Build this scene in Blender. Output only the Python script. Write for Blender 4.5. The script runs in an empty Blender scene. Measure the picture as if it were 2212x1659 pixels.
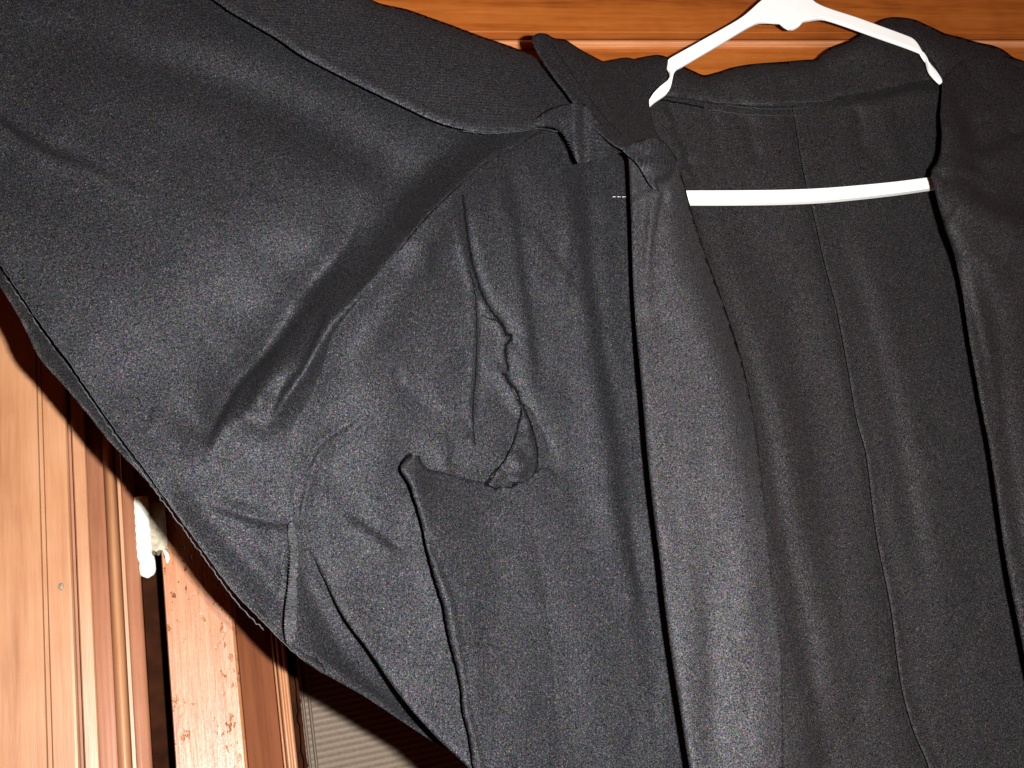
import bpy, bmesh, math, random
import numpy as np
from mathutils import Vector, Matrix, noise
from mathutils.geometry import delaunay_2d_cdt

random.seed(4); rng = np.random.default_rng(4)
sc = bpy.context.scene
C = bpy.context.collection

# ------------------------------------------------------------------ camera
# world: wooden door surround lies in the plane y = 0, x to the right, z up; the camera looks up and to the right at it
F = 2171.0                      # focal length in the units of a 2212 px wide picture
CX, CY = 1106.0, 829.5
D0 = 0.72                       # distance from lens to the wood
Z0 = 1.45
u = Vector((-.183, .925, -.332)).normalized()
w = Vector((.956, .104, -.275)); w = (w - u * w.dot(u)).normalized()
n = u.cross(w)
R = Matrix((w, n, u))           # camera space -> world
CAM = Vector((0, -D0, Z0))
cam_d = bpy.data.cameras.new('camera')
cam_d.sensor_fit = 'HORIZONTAL'; cam_d.sensor_width = 36; cam_d.lens = 36 * F / 2212
cam_d.clip_start = 0.01; cam_d.clip_end = 50
cam = bpy.data.objects.new('camera', cam_d)
cam.matrix_world = Matrix.Translation(CAM) @ R.to_4x4()
C.objects.link(cam); sc.camera = cam

# ------------------------------------------------------------------ room light and flash
world = bpy.data.worlds.new('World'); sc.world = world; world.use_nodes = True
bg = world.node_tree.nodes['Background']
bg.inputs[0].default_value = (1.0, 0.22, 0.05, 1); bg.inputs[1].default_value = 0.085
fl = bpy.data.lights.new('camera_flash', 'AREA')
fl.shape = 'RECTANGLE'; fl.size = 0.020; fl.size_y = 0.010
fl.energy = 20.0; fl.color = (1.0, 0.985, 0.96)
flo = bpy.data.objects.new('camera_flash', fl)
flo.matrix_world = Matrix.Translation(CAM + R @ Vector((0.072, 0.012, 0.0))) @ R.to_4x4()
C.objects.link(flo)
sc.view_settings.view_transform = 'Standard'; sc.view_settings.look = 'None'
sc.view_settings.exposure = 0.0; sc.view_settings.gamma = 1.0

# ------------------------------------------------------------------ helpers
Rn = np.array(R)
def unproj(x, y, h):
    """picture position + height in front of the wood -> world"""
    x = np.asarray(x, float); y = np.asarray(y, float); h = np.asarray(h, float)
    v = np.stack([x - CX, -(y - CY), np.full(x.shape, -F)], -1)
    d = v @ Rn.T
    t = (D0 - h) / d[..., 1]
    return d * t[..., None] + np.array(CAM)
def P(x, y, h): return Vector(unproj(np.array([x]), np.array([y]), np.array([h]))[0])

def link(name, me, parent=None, mat=None, kind=None, label=None, smooth=True):
    o = bpy.data.objects.new(name, me); C.objects.link(o)
    if mat: me.materials.append(mat)
    if parent:
        o.parent = parent; o.matrix_parent_inverse = Matrix.Translation(-parent.location)
    if kind: o['kind'] = kind
    if label: o['label'] = label
    if smooth:
        me.polygons.foreach_set('use_smooth', [True] * len(me.polygons))
    return o
def thing(name, label, cat, loc):
    o = bpy.data.objects.new(name, None); C.objects.link(o); o.location = loc
    o.empty_display_size = .02
    o['label'] = label; o['category'] = cat
    return o

def catmull(pts, step=5.0, closed=False, sharp=()):
    pts = [np.array(p, float) for p in pts]; N = len(pts); out = []
    rngi = range(N if closed else N - 1)
    for i in rngi:
        p1, p2 = pts[i], pts[(i + 1) % N]
        p0 = pts[i - 1] if (closed or i > 0) else p1
        p3 = pts[(i + 2) % N] if (closed or i + 2 < N) else p2
        t1, t2 = (p2 - p0) / 2, (p3 - p1) / 2
        L = np.linalg.norm(p2 - p1)
        m1, m2 = np.linalg.norm(t1), np.linalg.norm(t2)
        if i in sharp: t1 = p2 - p1
        if (i + 1) % N in sharp: t2 = p2 - p1
        # keep tangents no longer than the chord
        if m1 > L: t1 = t1 * L / m1
        if m2 > L: t2 = t2 * L / m2
        k = max(1, int(L / step))
        for j in range(k):
            s = j / k
            out.append((2*s**3-3*s**2+1)*p1 + (s**3-2*s**2+s)*t1 + (-2*s**3+3*s**2)*p2 + (s**3-s**2)*t2)
    if not closed: out.append(pts[-1])
    return np.array(out)

def poly_dist(X, Y, poly):
    """distance, signed side (+ = left of travel as seen in the picture), arclength fraction"""
    poly = np.asarray(poly, float)
    best = np.full(X.shape, 1e9); side = np.zeros(X.shape); tt = np.zeros(X.shape)
    seg = np.linalg.norm(np.diff(poly, axis=0), axis=1); cum = np.concatenate([[0], np.cumsum(seg)]); tot = cum[-1]
    for i in range(len(poly) - 1):
        a, b = poly[i], poly[i + 1]; ab = b - a; L2 = ab @ ab
        if L2 < 1e-9: continue
        s = np.clip(((X - a[0]) * ab[0] + (Y - a[1]) * ab[1]) / L2, 0, 1)
        dx = X - a[0] - s * ab[0]; dy = Y - a[1] - s * ab[1]
        d = np.hypot(dx, dy); m = d < best
        best[m] = d[m]; side[m] = np.sign(-(ab[0] * dy - ab[1] * dx))[m]
        tt[m] = ((cum[i] + s * seg[i]) / tot)[m]
    return best, side, tt

def tps(ctrl):
    c = np.array(ctrl, float); p = c[:, :2] / 1000; v = c[:, 2]; N = len(p)
    def K(a, b):
        r2 = ((a[:, None] - b[None]) ** 2).sum(-1); return np.where(r2 > 0, r2 * np.log(r2 + 1e-12), 0)
    A = np.zeros((N + 3, N + 3)); A[:N, :N] = K(p, p) + np.eye(N) * 1e-3
    A[:N, N] = 1; A[:N, N+1:] = p; A[N, :N] = 1; A[N+1:, :N] = p.T
    s = np.linalg.solve(A, np.concatenate([v, [0, 0, 0]]))
    def f(X, Y):
        X = np.clip(X, -80, 2340); Y = np.clip(Y, -80, 1780)
        q = np.stack([X, Y], -1) / 1000
        return K(q, p) @ s[:N] + s[N] + q @ s[N+1:]
    return f

def fold(pts, width, amp, prof='gauss', amps=None, step=12):
    """a fold or crease along a line; amp > 0 is towards the viewer"""
    pl = catmull(pts, step)
    def f(X, Y):
        d, s, t = poly_dist(X, Y, pl)
        if amps is not None: a = amp * np.interp(t, np.linspace(0, 1, len(amps)), amps)
        else: a = amp * np.clip(np.minimum(t, 1 - t) * 5, 0, 1)
        if prof == 'gauss': return a * np.exp(-(d / width) ** 2)
        if prof == 'vee': return a * np.exp(-d / width)
        if prof == 'asym':      # steep on the left of travel, gentle on the right
            ww = np.where(s > 0, width, width * 3.5); return a * np.exp(-(d / ww) ** 2)
        if prof == 'leftdrop':  # falls away on the left side, constant on the right
            return np.where(s > 0, a * np.exp(-(d / width) ** 1.5), a)
        if prof == 'rightdrop':
            return np.where(s < 0, a * np.exp(-(d / width) ** 1.5), a)
        if prof == 'rightsteep':
            return np.where(s < 0, a * np.exp(-(d / width) ** 1.15), a)
        if prof == 'snap': return a * np.tanh(s * d / width) * np.exp(-(d / (5.0 * width)) ** 2)
        if prof == 'step': return a * (1 / (1 + np.exp(-np.clip(s * d / width, -30, 30))))
    return f

def wrink(scale, amp, seed, stretch=(1, 1), ang=0):
    ca, sa = math.cos(ang), math.sin(ang)
    def f(X, Y):
        a = (X * ca + Y * sa) / scale / stretch[0]; b = (-X * sa + Y * ca) / scale / stretch[1]
        return amp * np.array([noise.noise(Vector((p, q, seed))) for p, q in zip(a, b)])
    return f

def cloth(name, outline, hf, parent, mat, step=5, grid=8, ang=0.0, thick=.0007, sharp=(), creases=(), label=None, raw=False, fray=0.0):
    ol = np.array(outline, float) if raw else catmull(outline, step, True, sharp)
    if fray: ol = ol + rng.normal(0, fray, ol.shape)
    x0, y0 = ol.min(0); x1, y1 = ol.max(0)
    gx, gy = np.meshgrid(np.arange(x0, x1, grid), np.arange(y0, y1, grid))
    gx = gx + (np.arange(gx.shape[0]) % 2)[:, None] * grid / 2
    gx = gx.ravel() + rng.uniform(-.2, .2, gx.size) * grid; gy = gy.ravel() + rng.uniform(-.2, .2, gy.size) * grid
    cl = np.vstack([ol, ol[:1]])
    d, _, _ = poly_dist(gx, gy, cl)
    # inside test
    ins = np.zeros(gx.shape, bool); j = len(ol) - 1
    for i in range(len(ol)):
        xi, yi = ol[i]; xj, yj = ol[j]
        if yi != yj:
            c = ((yi > gy) != (yj > gy)) & (gx < (xj - xi) * (gy - yi) / (yj - yi) + xi); ins ^= c
        j = i
    keep = ins & (d > grid * .45)
    extra = []; 
    for cr in creases:
        cp = catmull(cr, max(4, grid * .6))
        dd, _, _ = poly_dist(gx, gy, cp); keep &= dd > grid * .45
        extra.append(cp)
    pts = [tuple(p) for p in ol]; N = len(pts)
    inner = list(zip(gx[keep], gy[keep]))
    pts += inner
    for cp in extra: pts += [tuple(p) for p in cp]
    res = delaunay_2d_cdt([Vector(p) for p in pts], [], [list(range(N))[::1]], 1, 1e-5)
    V = np.array([(v.x, v.y) for v in res[0]]); faces = [list(f) for f in res[2]]
    H = hf(V[:, 0], V[:, 1])
    W = unproj(V[:, 0], V[:, 1], H)
    me = bpy.data.meshes.new(name)
    f0 = faces[0]
    out = []
    for f in faces:
        a, b, c = V[f[0]], V[f[1]], V[f[2]]
        cr = (b[0]-a[0])*(c[1]-a[1]) - (b[1]-a[1])*(c[0]-a[0])
        out.append(f if cr < 0 else f[::-1])    # picture y runs down: this faces the viewer
    me.from_pydata(W.tolist(), [], out); me.update()
    uv = me.uv_layers.new(name='weave')
    ca, sa = math.cos(ang), math.sin(ang)
    U = W[:, 0] * ca + W[:, 2] * sa ; Vv = -W[:, 0] * sa + W[:, 2] * ca
    idx = np.zeros(len(me.loops), int); me.loops.foreach_get('vertex_index', idx)
    uv.data.foreach_set('uv', np.stack([U[idx], Vv[idx]], -1).ravel())
    o = link(name, me, parent, mat, label=label)
    so = o.modifiers.new('thickness', 'SOLIDIFY'); so.thickness = thick; so.offset = -1
    return o

def tube(name, pts, r, parent, mat, segs=6, closed=False, label=None, kind=None):
    pts = [Vector(p) for p in pts]; bm = bmesh.new(); rings = []
    for i, p in enumerate(pts):
        a = pts[max(0, i-1)]; b = pts[min(len(pts)-1, i+1)]
        t = (b - a); t = t.normalized() if t.length > 1e-9 else Vector((0, 0, 1))
        s = t.cross(Vector((0, 1, 0))); s = s.normalized() if s.length > 1e-5 else Vector((1, 0, 0))
        q = s.cross(t)
        rr = r[i] if hasattr(r, '__len__') else r
        rings.append([bm.verts.new(p + (s * math.cos(k*2*math.pi/segs) + q * math.sin(k*2*math.pi/segs)) * rr) for k in range(segs)])
    for a, b in zip(rings, rings[1:]):
        for k in range(segs): bm.faces.new((a[k], a[(k+1) % segs], b[(k+1) % segs], b[k]))
    bm.faces.new(rings[0][::-1]); bm.faces.new(rings[-1])
    bmesh.ops.recalc_face_normals(bm, faces=bm.faces)
    me = bpy.data.meshes.new(name); bm.to_mesh(me); bm.free()
    return link(name, me, parent, mat, label=label, kind=kind)

# ------------------------------------------------------------------ materials
class NT:
    def __init__(s, name):
        s.m = bpy.data.materials.new(name); s.m.use_nodes = True; s.t = s.m.node_tree
        s.b = s.t.nodes['Principled BSDF']
    def n(s, typ, **kw):
        nd = s.t.nodes.new(typ)
        for k, v in kw.items():
            if k.startswith('_'): setattr(nd, k[1:], v)
            else: nd.inputs[k.replace('__', ' ')].default_value = v
        return nd
    def l(s, a, b): s.t.links.new(a, b)
    def math(s, op, a, b=None, clamp=False):
        nd = s.t.nodes.new('ShaderNodeMath'); nd.operation = op; nd.use_clamp = clamp
        for i, v in enumerate((a, b)):
            if v is None: continue
            if isinstance(v, (int, float)): nd.inputs[i].default_value = v
            else: s.l(v, nd.inputs[i])
        return nd.outputs[0]
    def ramp(s, fac, stops):
        nd = s.t.nodes.new('ShaderNodeValToRGB'); e = nd.color_ramp.elements
        while len(e) < len(stops): e.new(.5)
        for el, (p, c) in zip(e, stops): el.position = p; el.color = (*c, 1)
        s.l(fac, nd.inputs[0]); return nd.outputs[0]
    def mix(s, fac, a, b, typ='MIX'):
        nd = s.t.nodes.new('ShaderNodeMix'); nd.data_type = 'RGBA'; nd.blend_type = typ
        for i, v in ((0, fac), (6, a), (7, b)):
            if isinstance(v, (int, float)): nd.inputs[i].default_value = v
            elif isinstance(v, tuple): nd.inputs[i].default_value = (*v, 1)
            else: s.l(v, nd.inputs[i])
        return nd.outputs[2]

def fabric(name, base=.0080, rough=.71, spec=.34, twill=.28, tint=(.95, .99, 1.09)):
    k = NT(name)
    tc = k.n('ShaderNodeUVMap', _uv_map='weave')
    uvw = tc.outputs[0]
    uv = k.n('ShaderNodeTexCoord').outputs['Object']
    # twill ribs
    wv = k.n('ShaderNodeTexWave', _wave_type='BANDS', _bands_direction='Y', Scale=100.0, Distortion=.6, Detail=1.0)
    wv.inputs['Detail Scale'].default_value = 2.0
    k.l(uvw, wv.inputs['Vector'])                       # one rib every ~1.6 mm
    # thread grain: two sizes, slightly coloured
    g1 = k.n('ShaderNodeTexNoise', Scale=1750.0, Detail=1.5, Roughness=.7); k.l(uv, g1.inputs['Vector'])
    g2 = k.n('ShaderNodeTexNoise', Scale=950.0, Detail=2.0, Roughness=.7); k.l(uv, g2.inputs['Vector'])
    vo = k.n('ShaderNodeTexVoronoi', Scale=2100.0); k.l(uv, vo.inputs['Vector'])
    big = k.n('ShaderNodeTexNoise', Scale=18.0, Detail=3.0); k.l(uv, big.inputs['Vector'])
    grain = k.math('MULTIPLY_ADD', g1.outputs[0], 6.0); grain.node.inputs[2].default_value = -2.0
    grain2 = k.math('MULTIPLY_ADD', g2.outputs[0], 2.6); grain2.node.inputs[2].default_value = -.3
    rib = k.math('MULTIPLY_ADD', wv.outputs['Fac'], .45 * twill); rib.node.inputs[2].default_value = 1 - .22 * twill
    v = k.math('MULTIPLY', k.math('MULTIPLY', grain, grain2), rib)
    v = k.math('MAXIMUM', v, .10)
    # filament glints, painted into the base colour as bright specks
    sx = k.n('ShaderNodeSeparateColor'); k.l(vo.outputs['Color'], sx.inputs[0])
    gl = k.math('GREATER_THAN', sx.outputs[0], .975)
    hue = k.mix(.5, (1.25, 1.25, 1.25), vo.outputs['Color'])
    hue2 = k.mix(1.0, (.5, .5, .5), g2.outputs['Color'])
    hue2 = k.mix(1.0, hue2, (2.0, 2.0, 2.0), 'MULTIPLY')
    hue = k.mix(1.0, hue, hue2, 'MULTIPLY')
    hue = k.mix(1.0, hue, tint, 'MULTIPLY')
    cb = k.n('ShaderNodeCombineColor')
    vv = k.math('MULTIPLY', v, base * 1.2)
    vv = k.math('ADD', vv, k.math('MULTIPLY', gl, .05))
    for i in range(3): k.l(vv, cb.inputs[i])
    col = k.mix(1.0, cb.outputs[0], hue, 'MULTIPLY')
    k.l(col, k.b.inputs['Base Color'])
    sp = k.math('MULTIPLY', v, spec); k.l(sp, k.b.inputs['Specular IOR Level'])
    k.l(hue, k.b.inputs['Specular Tint'])
    k.b.inputs['Roughness'].default_value = rough
    rr = k.math('MULTIPLY_ADD', big.outputs[0], .10); rr.node.inputs[2].default_value = rough - .05
    k.l(rr, k.b.inputs['Roughness'])
    bp = k.n('ShaderNodeBump', Strength=.25, Distance=.0004)
    hh = k.math('ADD', k.math('MULTIPLY', wv.outputs['Fac'], .5 * twill), g1.outputs[0])
    k.l(hh, bp.inputs['Height']); k.l(bp.outputs[0], k.b.inputs['Normal'])
    return k.m

def wood(name, axis, c_dark, c_mid, c_light, rough=.36, scale=1.0, coat=.25, pits=0.0, seed=0.0, bump=.15):
    k = NT(name)
    tc = k.n('ShaderNodeTexCoord')
    st = {'Z': (1, 1, .06), 'X': (.06, 1, 1)}[axis]
    mp = k.n('ShaderNodeMapping'); mp.inputs['Scale'].default_value = st; mp.inputs['Location'].default_value = (seed, seed, seed)
    k.l(tc.outputs['Object'], mp.inputs[0])
    g = k.n('ShaderNodeTexNoise', Scale=260.0 * scale, Detail=6.0, Roughness=.65, Distortion=.3); k.l(mp.outputs[0], g.inputs['Vector'])
    b = k.n('ShaderNodeTexNoise', Scale=38.0 * scale, Detail=4.0, Roughness=.6, Distortion=.8); k.l(mp.outputs[0], b.inputs['Vector'])
    mo = k.n('ShaderNodeTexNoise', Scale=14.0, Detail=3.0, Roughness=.6); k.l(tc.outputs['Object'], mo.inputs['Vector'])
    f = k.math('ADD', k.math('MULTIPLY', g.outputs[0], .35), k.math('MULTIPLY', b.outputs[0], .45))
    f = k.math('ADD', f, k.math('MULTIPLY', mo.outputs[0], .3))
    col = k.ramp(f, [(.38, c_dark), (.54, c_mid), (.72, c_light)])
    gr = k.n('ShaderNodeTexNoise', Scale=2200.0, Detail=1.0); k.l(tc.outputs['Object'], gr.inputs['Vector'])
    fine = k.math('MULTIPLY_ADD', gr.outputs[0], .5); fine.node.inputs[2].default_value = .75
    cc = k.n('ShaderNodeCombineColor')
    for i in range(3): k.l(fine, cc.inputs[i])
    col = k.mix(1.0, col, cc.outputs[0], 'MULTIPLY')
    hgt = k.math('ADD', k.math('MULTIPLY', g.outputs[0], 1.0), k.math('MULTIPLY', b.outputs[0], .5))
    if pits:
        pm = k.n('ShaderNodeMapping'); pm.inputs['Scale'].default_value = (1, 1, .6); k.l(tc.outputs['Object'], pm.inputs[0])
        pn = k.n('ShaderNodeTexNoise', Scale=230.0, Detail=3.0, Roughness=.6); k.l(pm.outputs[0], pn.inputs['Vector'])
        pit = k.ramp(pn.outputs[0], [(.60, (0, 0, 0)), (.70, (1, 1, 1)), (1.0, (1, 1, 1))])
        reg = k.ramp(k.n('ShaderNodeTexNoise', Scale=22.0).outputs[0], [(.42, (0, 0, 0)), (.6, (1, 1, 1)), (1.0, (1, 1, 1))])
        rn = [nd for nd in k.t.nodes if nd.type == 'TEX_NOISE'][-1]; k.l(tc.outputs['Object'], rn.inputs['Vector'])
        pr = k.mix(1.0, pit, reg, 'MULTIPLY')
        col = k.mix(k.math('MULTIPLY', pr, .75 * pits), col, (.06, .022, .010))
        hgt = k.math('SUBTRACT', hgt, k.math('MULTIPLY', pr, 3.5))
    k.l(col, k.b.inputs['Base Color'])
    k.b.inputs['Roughness'].default_value = rough
    k.b.inputs['Coat Weight'].default_value = coat; k.b.inputs['Coat Roughness'].default_value = .22
    bp = k.n('ShaderNodeBump', Strength=bump, Distance=.0012); k.l(hgt, bp.inputs['Height'])
    k.l(bp.outputs[0], k.b.inputs['Normal']); k.l(bp.outputs[0], k.b.inputs['Coat Normal'])
    return k.m

def plain(name, col, rough=.5, noise_amt=.15, scale=80, bump=0.0):
    k = NT(name); tc = k.n('ShaderNodeTexCoord')
    g = k.n('ShaderNodeTexNoise', Scale=float(scale), Detail=4.0); k.l(tc.outputs['Object'], g.inputs['Vector'])
    lo = tuple(c * (1 - noise_amt) for c in col); hi = tuple(min(1, c * (1 + noise_amt)) for c in col)
    k.l(k.ramp(g.outputs[0], [(.3, lo), (.7, hi)]), k.b.inputs['Base Color'])
    k.b.inputs['Roughness'].default_value = rough
    if rough > .95: k.b.inputs['Specular IOR Level'].default_value = .05
    if bump:
        bp = k.n('ShaderNodeBump', Strength=bump, Distance=.001); k.l(g.outputs[0], bp.inputs['Height']); k.l(bp.outputs[0], k.b.inputs['Normal'])
    return k.m

M_fab = fabric('black_twill')
M_in = fabric('black_fabric_inside', base=.0085, rough=.76, spec=.36, twill=.10, tint=(1.0, .98, 1.03))
M_face = fabric('black_satin_facing', base=.0135, rough=.72, spec=.43, twill=.2, tint=(.98, .99, 1.06))
M_lap = fabric('black_twill_lapel', base=.0095, rough=.72, spec=.37, twill=.75)
M_thread = plain('black_thread', (.003, .003, .003), 1.0, .2)
M_stitch = plain('grey_overlock_thread', (.030, .033, .036), .6, .3, 900)
M_baste = plain('pale_thread', (.5, .48, .45), .7, .2)
M_rail = wood('varnished_wood_across', 'X', (.15, .034, .006), (.31, .082, .013), (.41, .13, .026), .34, seed=3.1)
M_cas = wood('varnished_wood_upright', 'Z', (.24, .095, .038), (.34, .155, .070), (.41, .215, .115), .42, seed=1.7)
M_cas2 = wood('varnished_wood_moulding', 'Z', (.17, .062, .028), (.25, .098, .048), (.31, .13, .068), .58, seed=5.2, coat=.04)
M_rough = wood('worn_wood', 'Z', (.22, .068, .022), (.32, .122, .048), (.40, .19, .10), .42, pits=1.0, seed=8.8, bump=.7, coat=.15)
M_door = wood('brown_door_wood', 'Z', (.10, .028, .010), (.15, .046, .017), (.20, .066, .026), .55, seed=2.4, coat=.05)
M_white = plain('white_plastic', (.86, .86, .84), .35, .02)
M_paint = plain('white_gloss_paint', (.80, .82, .72), .35, .12, 260, .5)
M_plaster = plain('grey_filler', (.33, .28, .20), .85, .35, 240, .6)
M_panel = plain('pale_ribbed_panel', (.17, .125, .088), .55, .12, 300)
M_cove_shade = wood('cove_painted_shade', 'X', (.045, .010, .003), (.09, .022, .006), (.13, .038, .010), .36, seed=6.1)  # shade on the cove's underside, put into a darker wood colour
M_bead_highlight = wood('bead_painted_highlight', 'X', (.32, .11, .035), (.50, .20, .08), (.62, .30, .15), .25, seed=9.1, coat=.6)  # highlight on bead and fillet painted as lighter wood, under a glossy coat
M_dark = plain('dark_wood_gap_shade', (.022, .007, .003), 1.0, .4, 60)  # near-black colour carries the shade inside the gaps
M_nail = plain('nail_head', (.20, .14, .10), .5, .2, 400)

# ------------------------------------------------------------------ wooden surround (behind everything)
YR = 1506.0
def vx(px, h):           # world x of a vertical edge seen at px on the picture row YR
    return P(px, YR, h).x
def hz(py, h, px=1500.0):
    return P(px, py, h).z
def prism_z(name, prof, z0, z1, parent, mat, label=None, smooth=False, cuts=1):
    """profile = list of (px, h) from left to right; extruded upright; closed at the back"""
    pts = [(vx(px, h), -h) for px, h in prof]; back = max(p[1] for p in pts) + .012
    ring = pts + [(pts[-1][0], back), (pts[0][0], back)]
    bm = bmesh.new(); zs = [z0 + (z1 - z0) * i / cuts for i in range(cuts + 1)]
    R_ = [[bm.verts.new((x, y, z)) for x, y in ring] for z in zs]; N = len(ring)
    for a, b in zip(R_, R_[1:]):
        for i in range(N): bm.faces.new((a[i], a[(i+1) % N], b[(i+1) % N], b[i]))
    bm.faces.new(R_[0]); bm.faces.new(R_[-1][::-1])
    bmesh.ops.recalc_face_normals(bm, faces=bm.faces)
    me = bpy.data.meshes.new(name); bm.to_mesh(me); bm.free()
    return link(name, me, parent, mat, label=label, smooth=smooth)
def prism_x(name, prof, x0, x1, parent, mat, label=None):
    pts = [(hz(py, h), -h) for py, h in prof]; back = max(p[1] for p in pts) + .012
    ring = pts + [(pts[-1][0], back), (pts[0][0], back)]
    bm = bmesh.new()
    R_ = [[bm.verts.new((x, y, z)) for z, y in ring] for x in (x0, x1)]; N = len(ring)
    for i in range(N): bm.faces.new((R_[0][i], R_[0][(i+1) % N], R_[1][(i+1) % N], R_[1][i]))
    bm.faces.new(R_[0]); bm.faces.new(R_[1][::-1])
    bmesh.ops.recalc_face_normals(bm, faces=bm.faces)
    me = bpy.data.meshes.new(name); bm.to_mesh(me); bm.free()
    return link(name, me, parent, mat, label=label, smooth=False)
def bead(xa, xb, h0, hp, k=7):
    return [(xa + (xb - xa) * i / k, h0 + hp * math.sin(math.pi * i / k) ** .8) for i in range(k + 1)]

ZB, ZT = Z0 - .42, Z0 + .62
zsplit = P(1500, 420, 0).z
xL = P(-260, 1400, 0).x
case = thing('door_casing', 'upright moulded wood casing at the left, varnished orange brown, with a nail head', 'door casing', (vx(140, 0), 0, ZB))
prism_z('board', [(-1500, -.001), (-1500, 0), (97, 0), (99.5, -.0015)], ZB, zsplit, case, M_cas, 'wide outer board')
prism_z('board', [(100.3, -.0003), (108.7, -.0003)], ZB, zsplit, case, M_cas)
prism_z('board', [(109.5, -.0015), (111.5, 0), (158, 0), (163, -.0004), (167, -.002), (168, -.006)], ZB, zsplit, case, M_cas)
prism_z('fillet', [(169, -.010), (177, -.010)], ZB, zsplit, case, M_cas2)
prism_z('fillet', [(177.5, -.0035), (180, -.0025), (206, -.0030), (209, -.0045)], ZB, zsplit, case, M_cas)
prism_z('cove', [(210, -.0075), (222, -.0105), (236, -.0115), (247, -.0100)], ZB, zsplit, case, M_cas2, smooth=True)
prism_z('bead', bead(248, 276, -.0095, .0055), ZB, zsplit, case, M_cas, smooth=True)
prism_z('fillet', [(277, -.0085), (279, -.0055), (286, -.0060), (288, -.0085)], ZB, zsplit, case, M_cas)
prism_z('cove', [(289, -.0105), (300, -.0125), (312, -.0135), (319, -.0150)], ZB, zsplit, case, M_cas2, smooth=True)
# nail head
nm = bmesh.new(); bmesh.ops.create_uvsphere(nm, u_segments=14, v_segments=8, radius=.0019)
bmesh.ops.scale(nm, vec=(.9, .35, 1.35), verts=nm.verts); bmesh.ops.translate(nm, vec=P(132, 1267, 0), verts=nm.verts)
me = bpy.data.meshes.new('nail_head'); nm.to_mesh(me); nm.free(); link('nail_head', me, case, M_nail)

head = thing('door_head', 'horizontal varnished wood rail and moulding across the top behind the hanger', 'door head', (vx(900, 0), 0, zsplit))
xa, xb = xL - .45, P(2212, 60, 0).x + .9
prism_x('rail', [(-900, -.001), (-900, 0), (68.5, 0), (71.0, -.0008)], xa, xb, head, M_rail)
prism_x('cove_moulding', [(71.5, -.0012), (76, -.0050), (81, -.0082), (86.5, -.0105)], xa, xb, head, M_cove_shade)
prism_x('bead_moulding', [(86.3, -.0075), (87.5, -.0058), (90, -.0050), (94, -.0056), (98, -.0075)], xa, xb, head, M_bead_highlight)
prism_x('fillet', [(98.4, -.0095), (99.5, -.0088), (102, -.0090), (103, -.0108)], xa, xb, head, M_bead_highlight)
prism_x('panel', [(103.3, -.0120), (400, -.0120)], xa, xb, head, M_rail)

door = thing('wooden_door', 'dark wooden door recessed beside the casing, with a worn pitted stile and pale ribbed panel', 'door', (vx(400, -.03), .03, ZB))
prism_z('jamb', [(319.5, -.075), (369, -.075)], ZB, zsplit, door, M_dark, 'rebate between casing and stile, its shade painted near-black')
prism_z('jamb_block', [(322, -.019), (369, -.0205)], P(320, 1090, -.02).z, zsplit, door, M_door)
prism_z('stile', [(369.5, -.024), (371.5, -.0225), (515, -.0225), (521, -.0245), (523, -.030)], ZB, zsplit, door, M_rough, 'worn pitted stile with chipped varnish')
prism_z('stile', [(524, -.029), (548, -.037), (572, -.045), (596, -.052)], ZB, zsplit, door, M_door)
prism_z('moulding', bead(597.5, 604, -.052, .003, 5), ZB, zsplit, door, M_cas, smooth=True)
prism_z('moulding', bead(604.5, 616, -.053, .004, 6) + bead(616.5, 628, -.053, .003, 5), ZB, zsplit, door, M_cas, smooth=True)
prism_z('rebate', [(629, -.066), (648, -.066)], ZB, zsplit, door, M_dark)
# chipped dark edge
jp = []
for i in range(180):
    z = ZB + (.62) * i / 179; jp.append(Vector((vx(644 + random.uniform(-1.6, 1.6), -.060), .060, z)))
tube('chipped_edge', jp, [random.uniform(.0008, .0019) for _ in jp], door, M_dark, 5)
# ribbed panel
HP = -.30
blind = thing('slatted_blind', 'pale blind of fine horizontal slats beyond the edge of the brown door', 'blind', (vx(700, HP), -HP, ZB))
rp = bmesh.new(); px0, px1 = vx(560, HP), vx(4200, HP); zz0, zz1 = ZB, ZB + .95
pit = .0058; nr = int((zz1 - zz0) / pit); prev = None
for i in range(nr * 4 + 1):
    z = zz0 + i * pit / 4; yy = -HP - .0011 * (1 - abs(math.sin(math.pi * i / 4)) ) 
    row = [rp.verts.new((x, yy, z + (x - px0) * .02)) for x in (px0, px0 + .009, px1)]
    if prev:
        for a in range(2): rp.faces.new((prev[a], prev[a+1], row[a+1], row[a]))
    prev = row
me = bpy.data.meshes.new('door_panel'); rp.to_mesh(me); rp.free(); o = link('slats', me, blind, M_panel, smooth=False); m_ = o.modifiers.new('thickness', 'SOLIDIFY'); m_.thickness = .002
prism_z('side_rail', bead(650, 657, HP + .002, .003, 5), ZB, ZB + .95, blind, M_panel, smooth=True)
prism_z('side_rail', bead(664, 671, HP + .002, .003, 5), ZB, ZB + .95, blind, M_panel, smooth=True)
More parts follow.
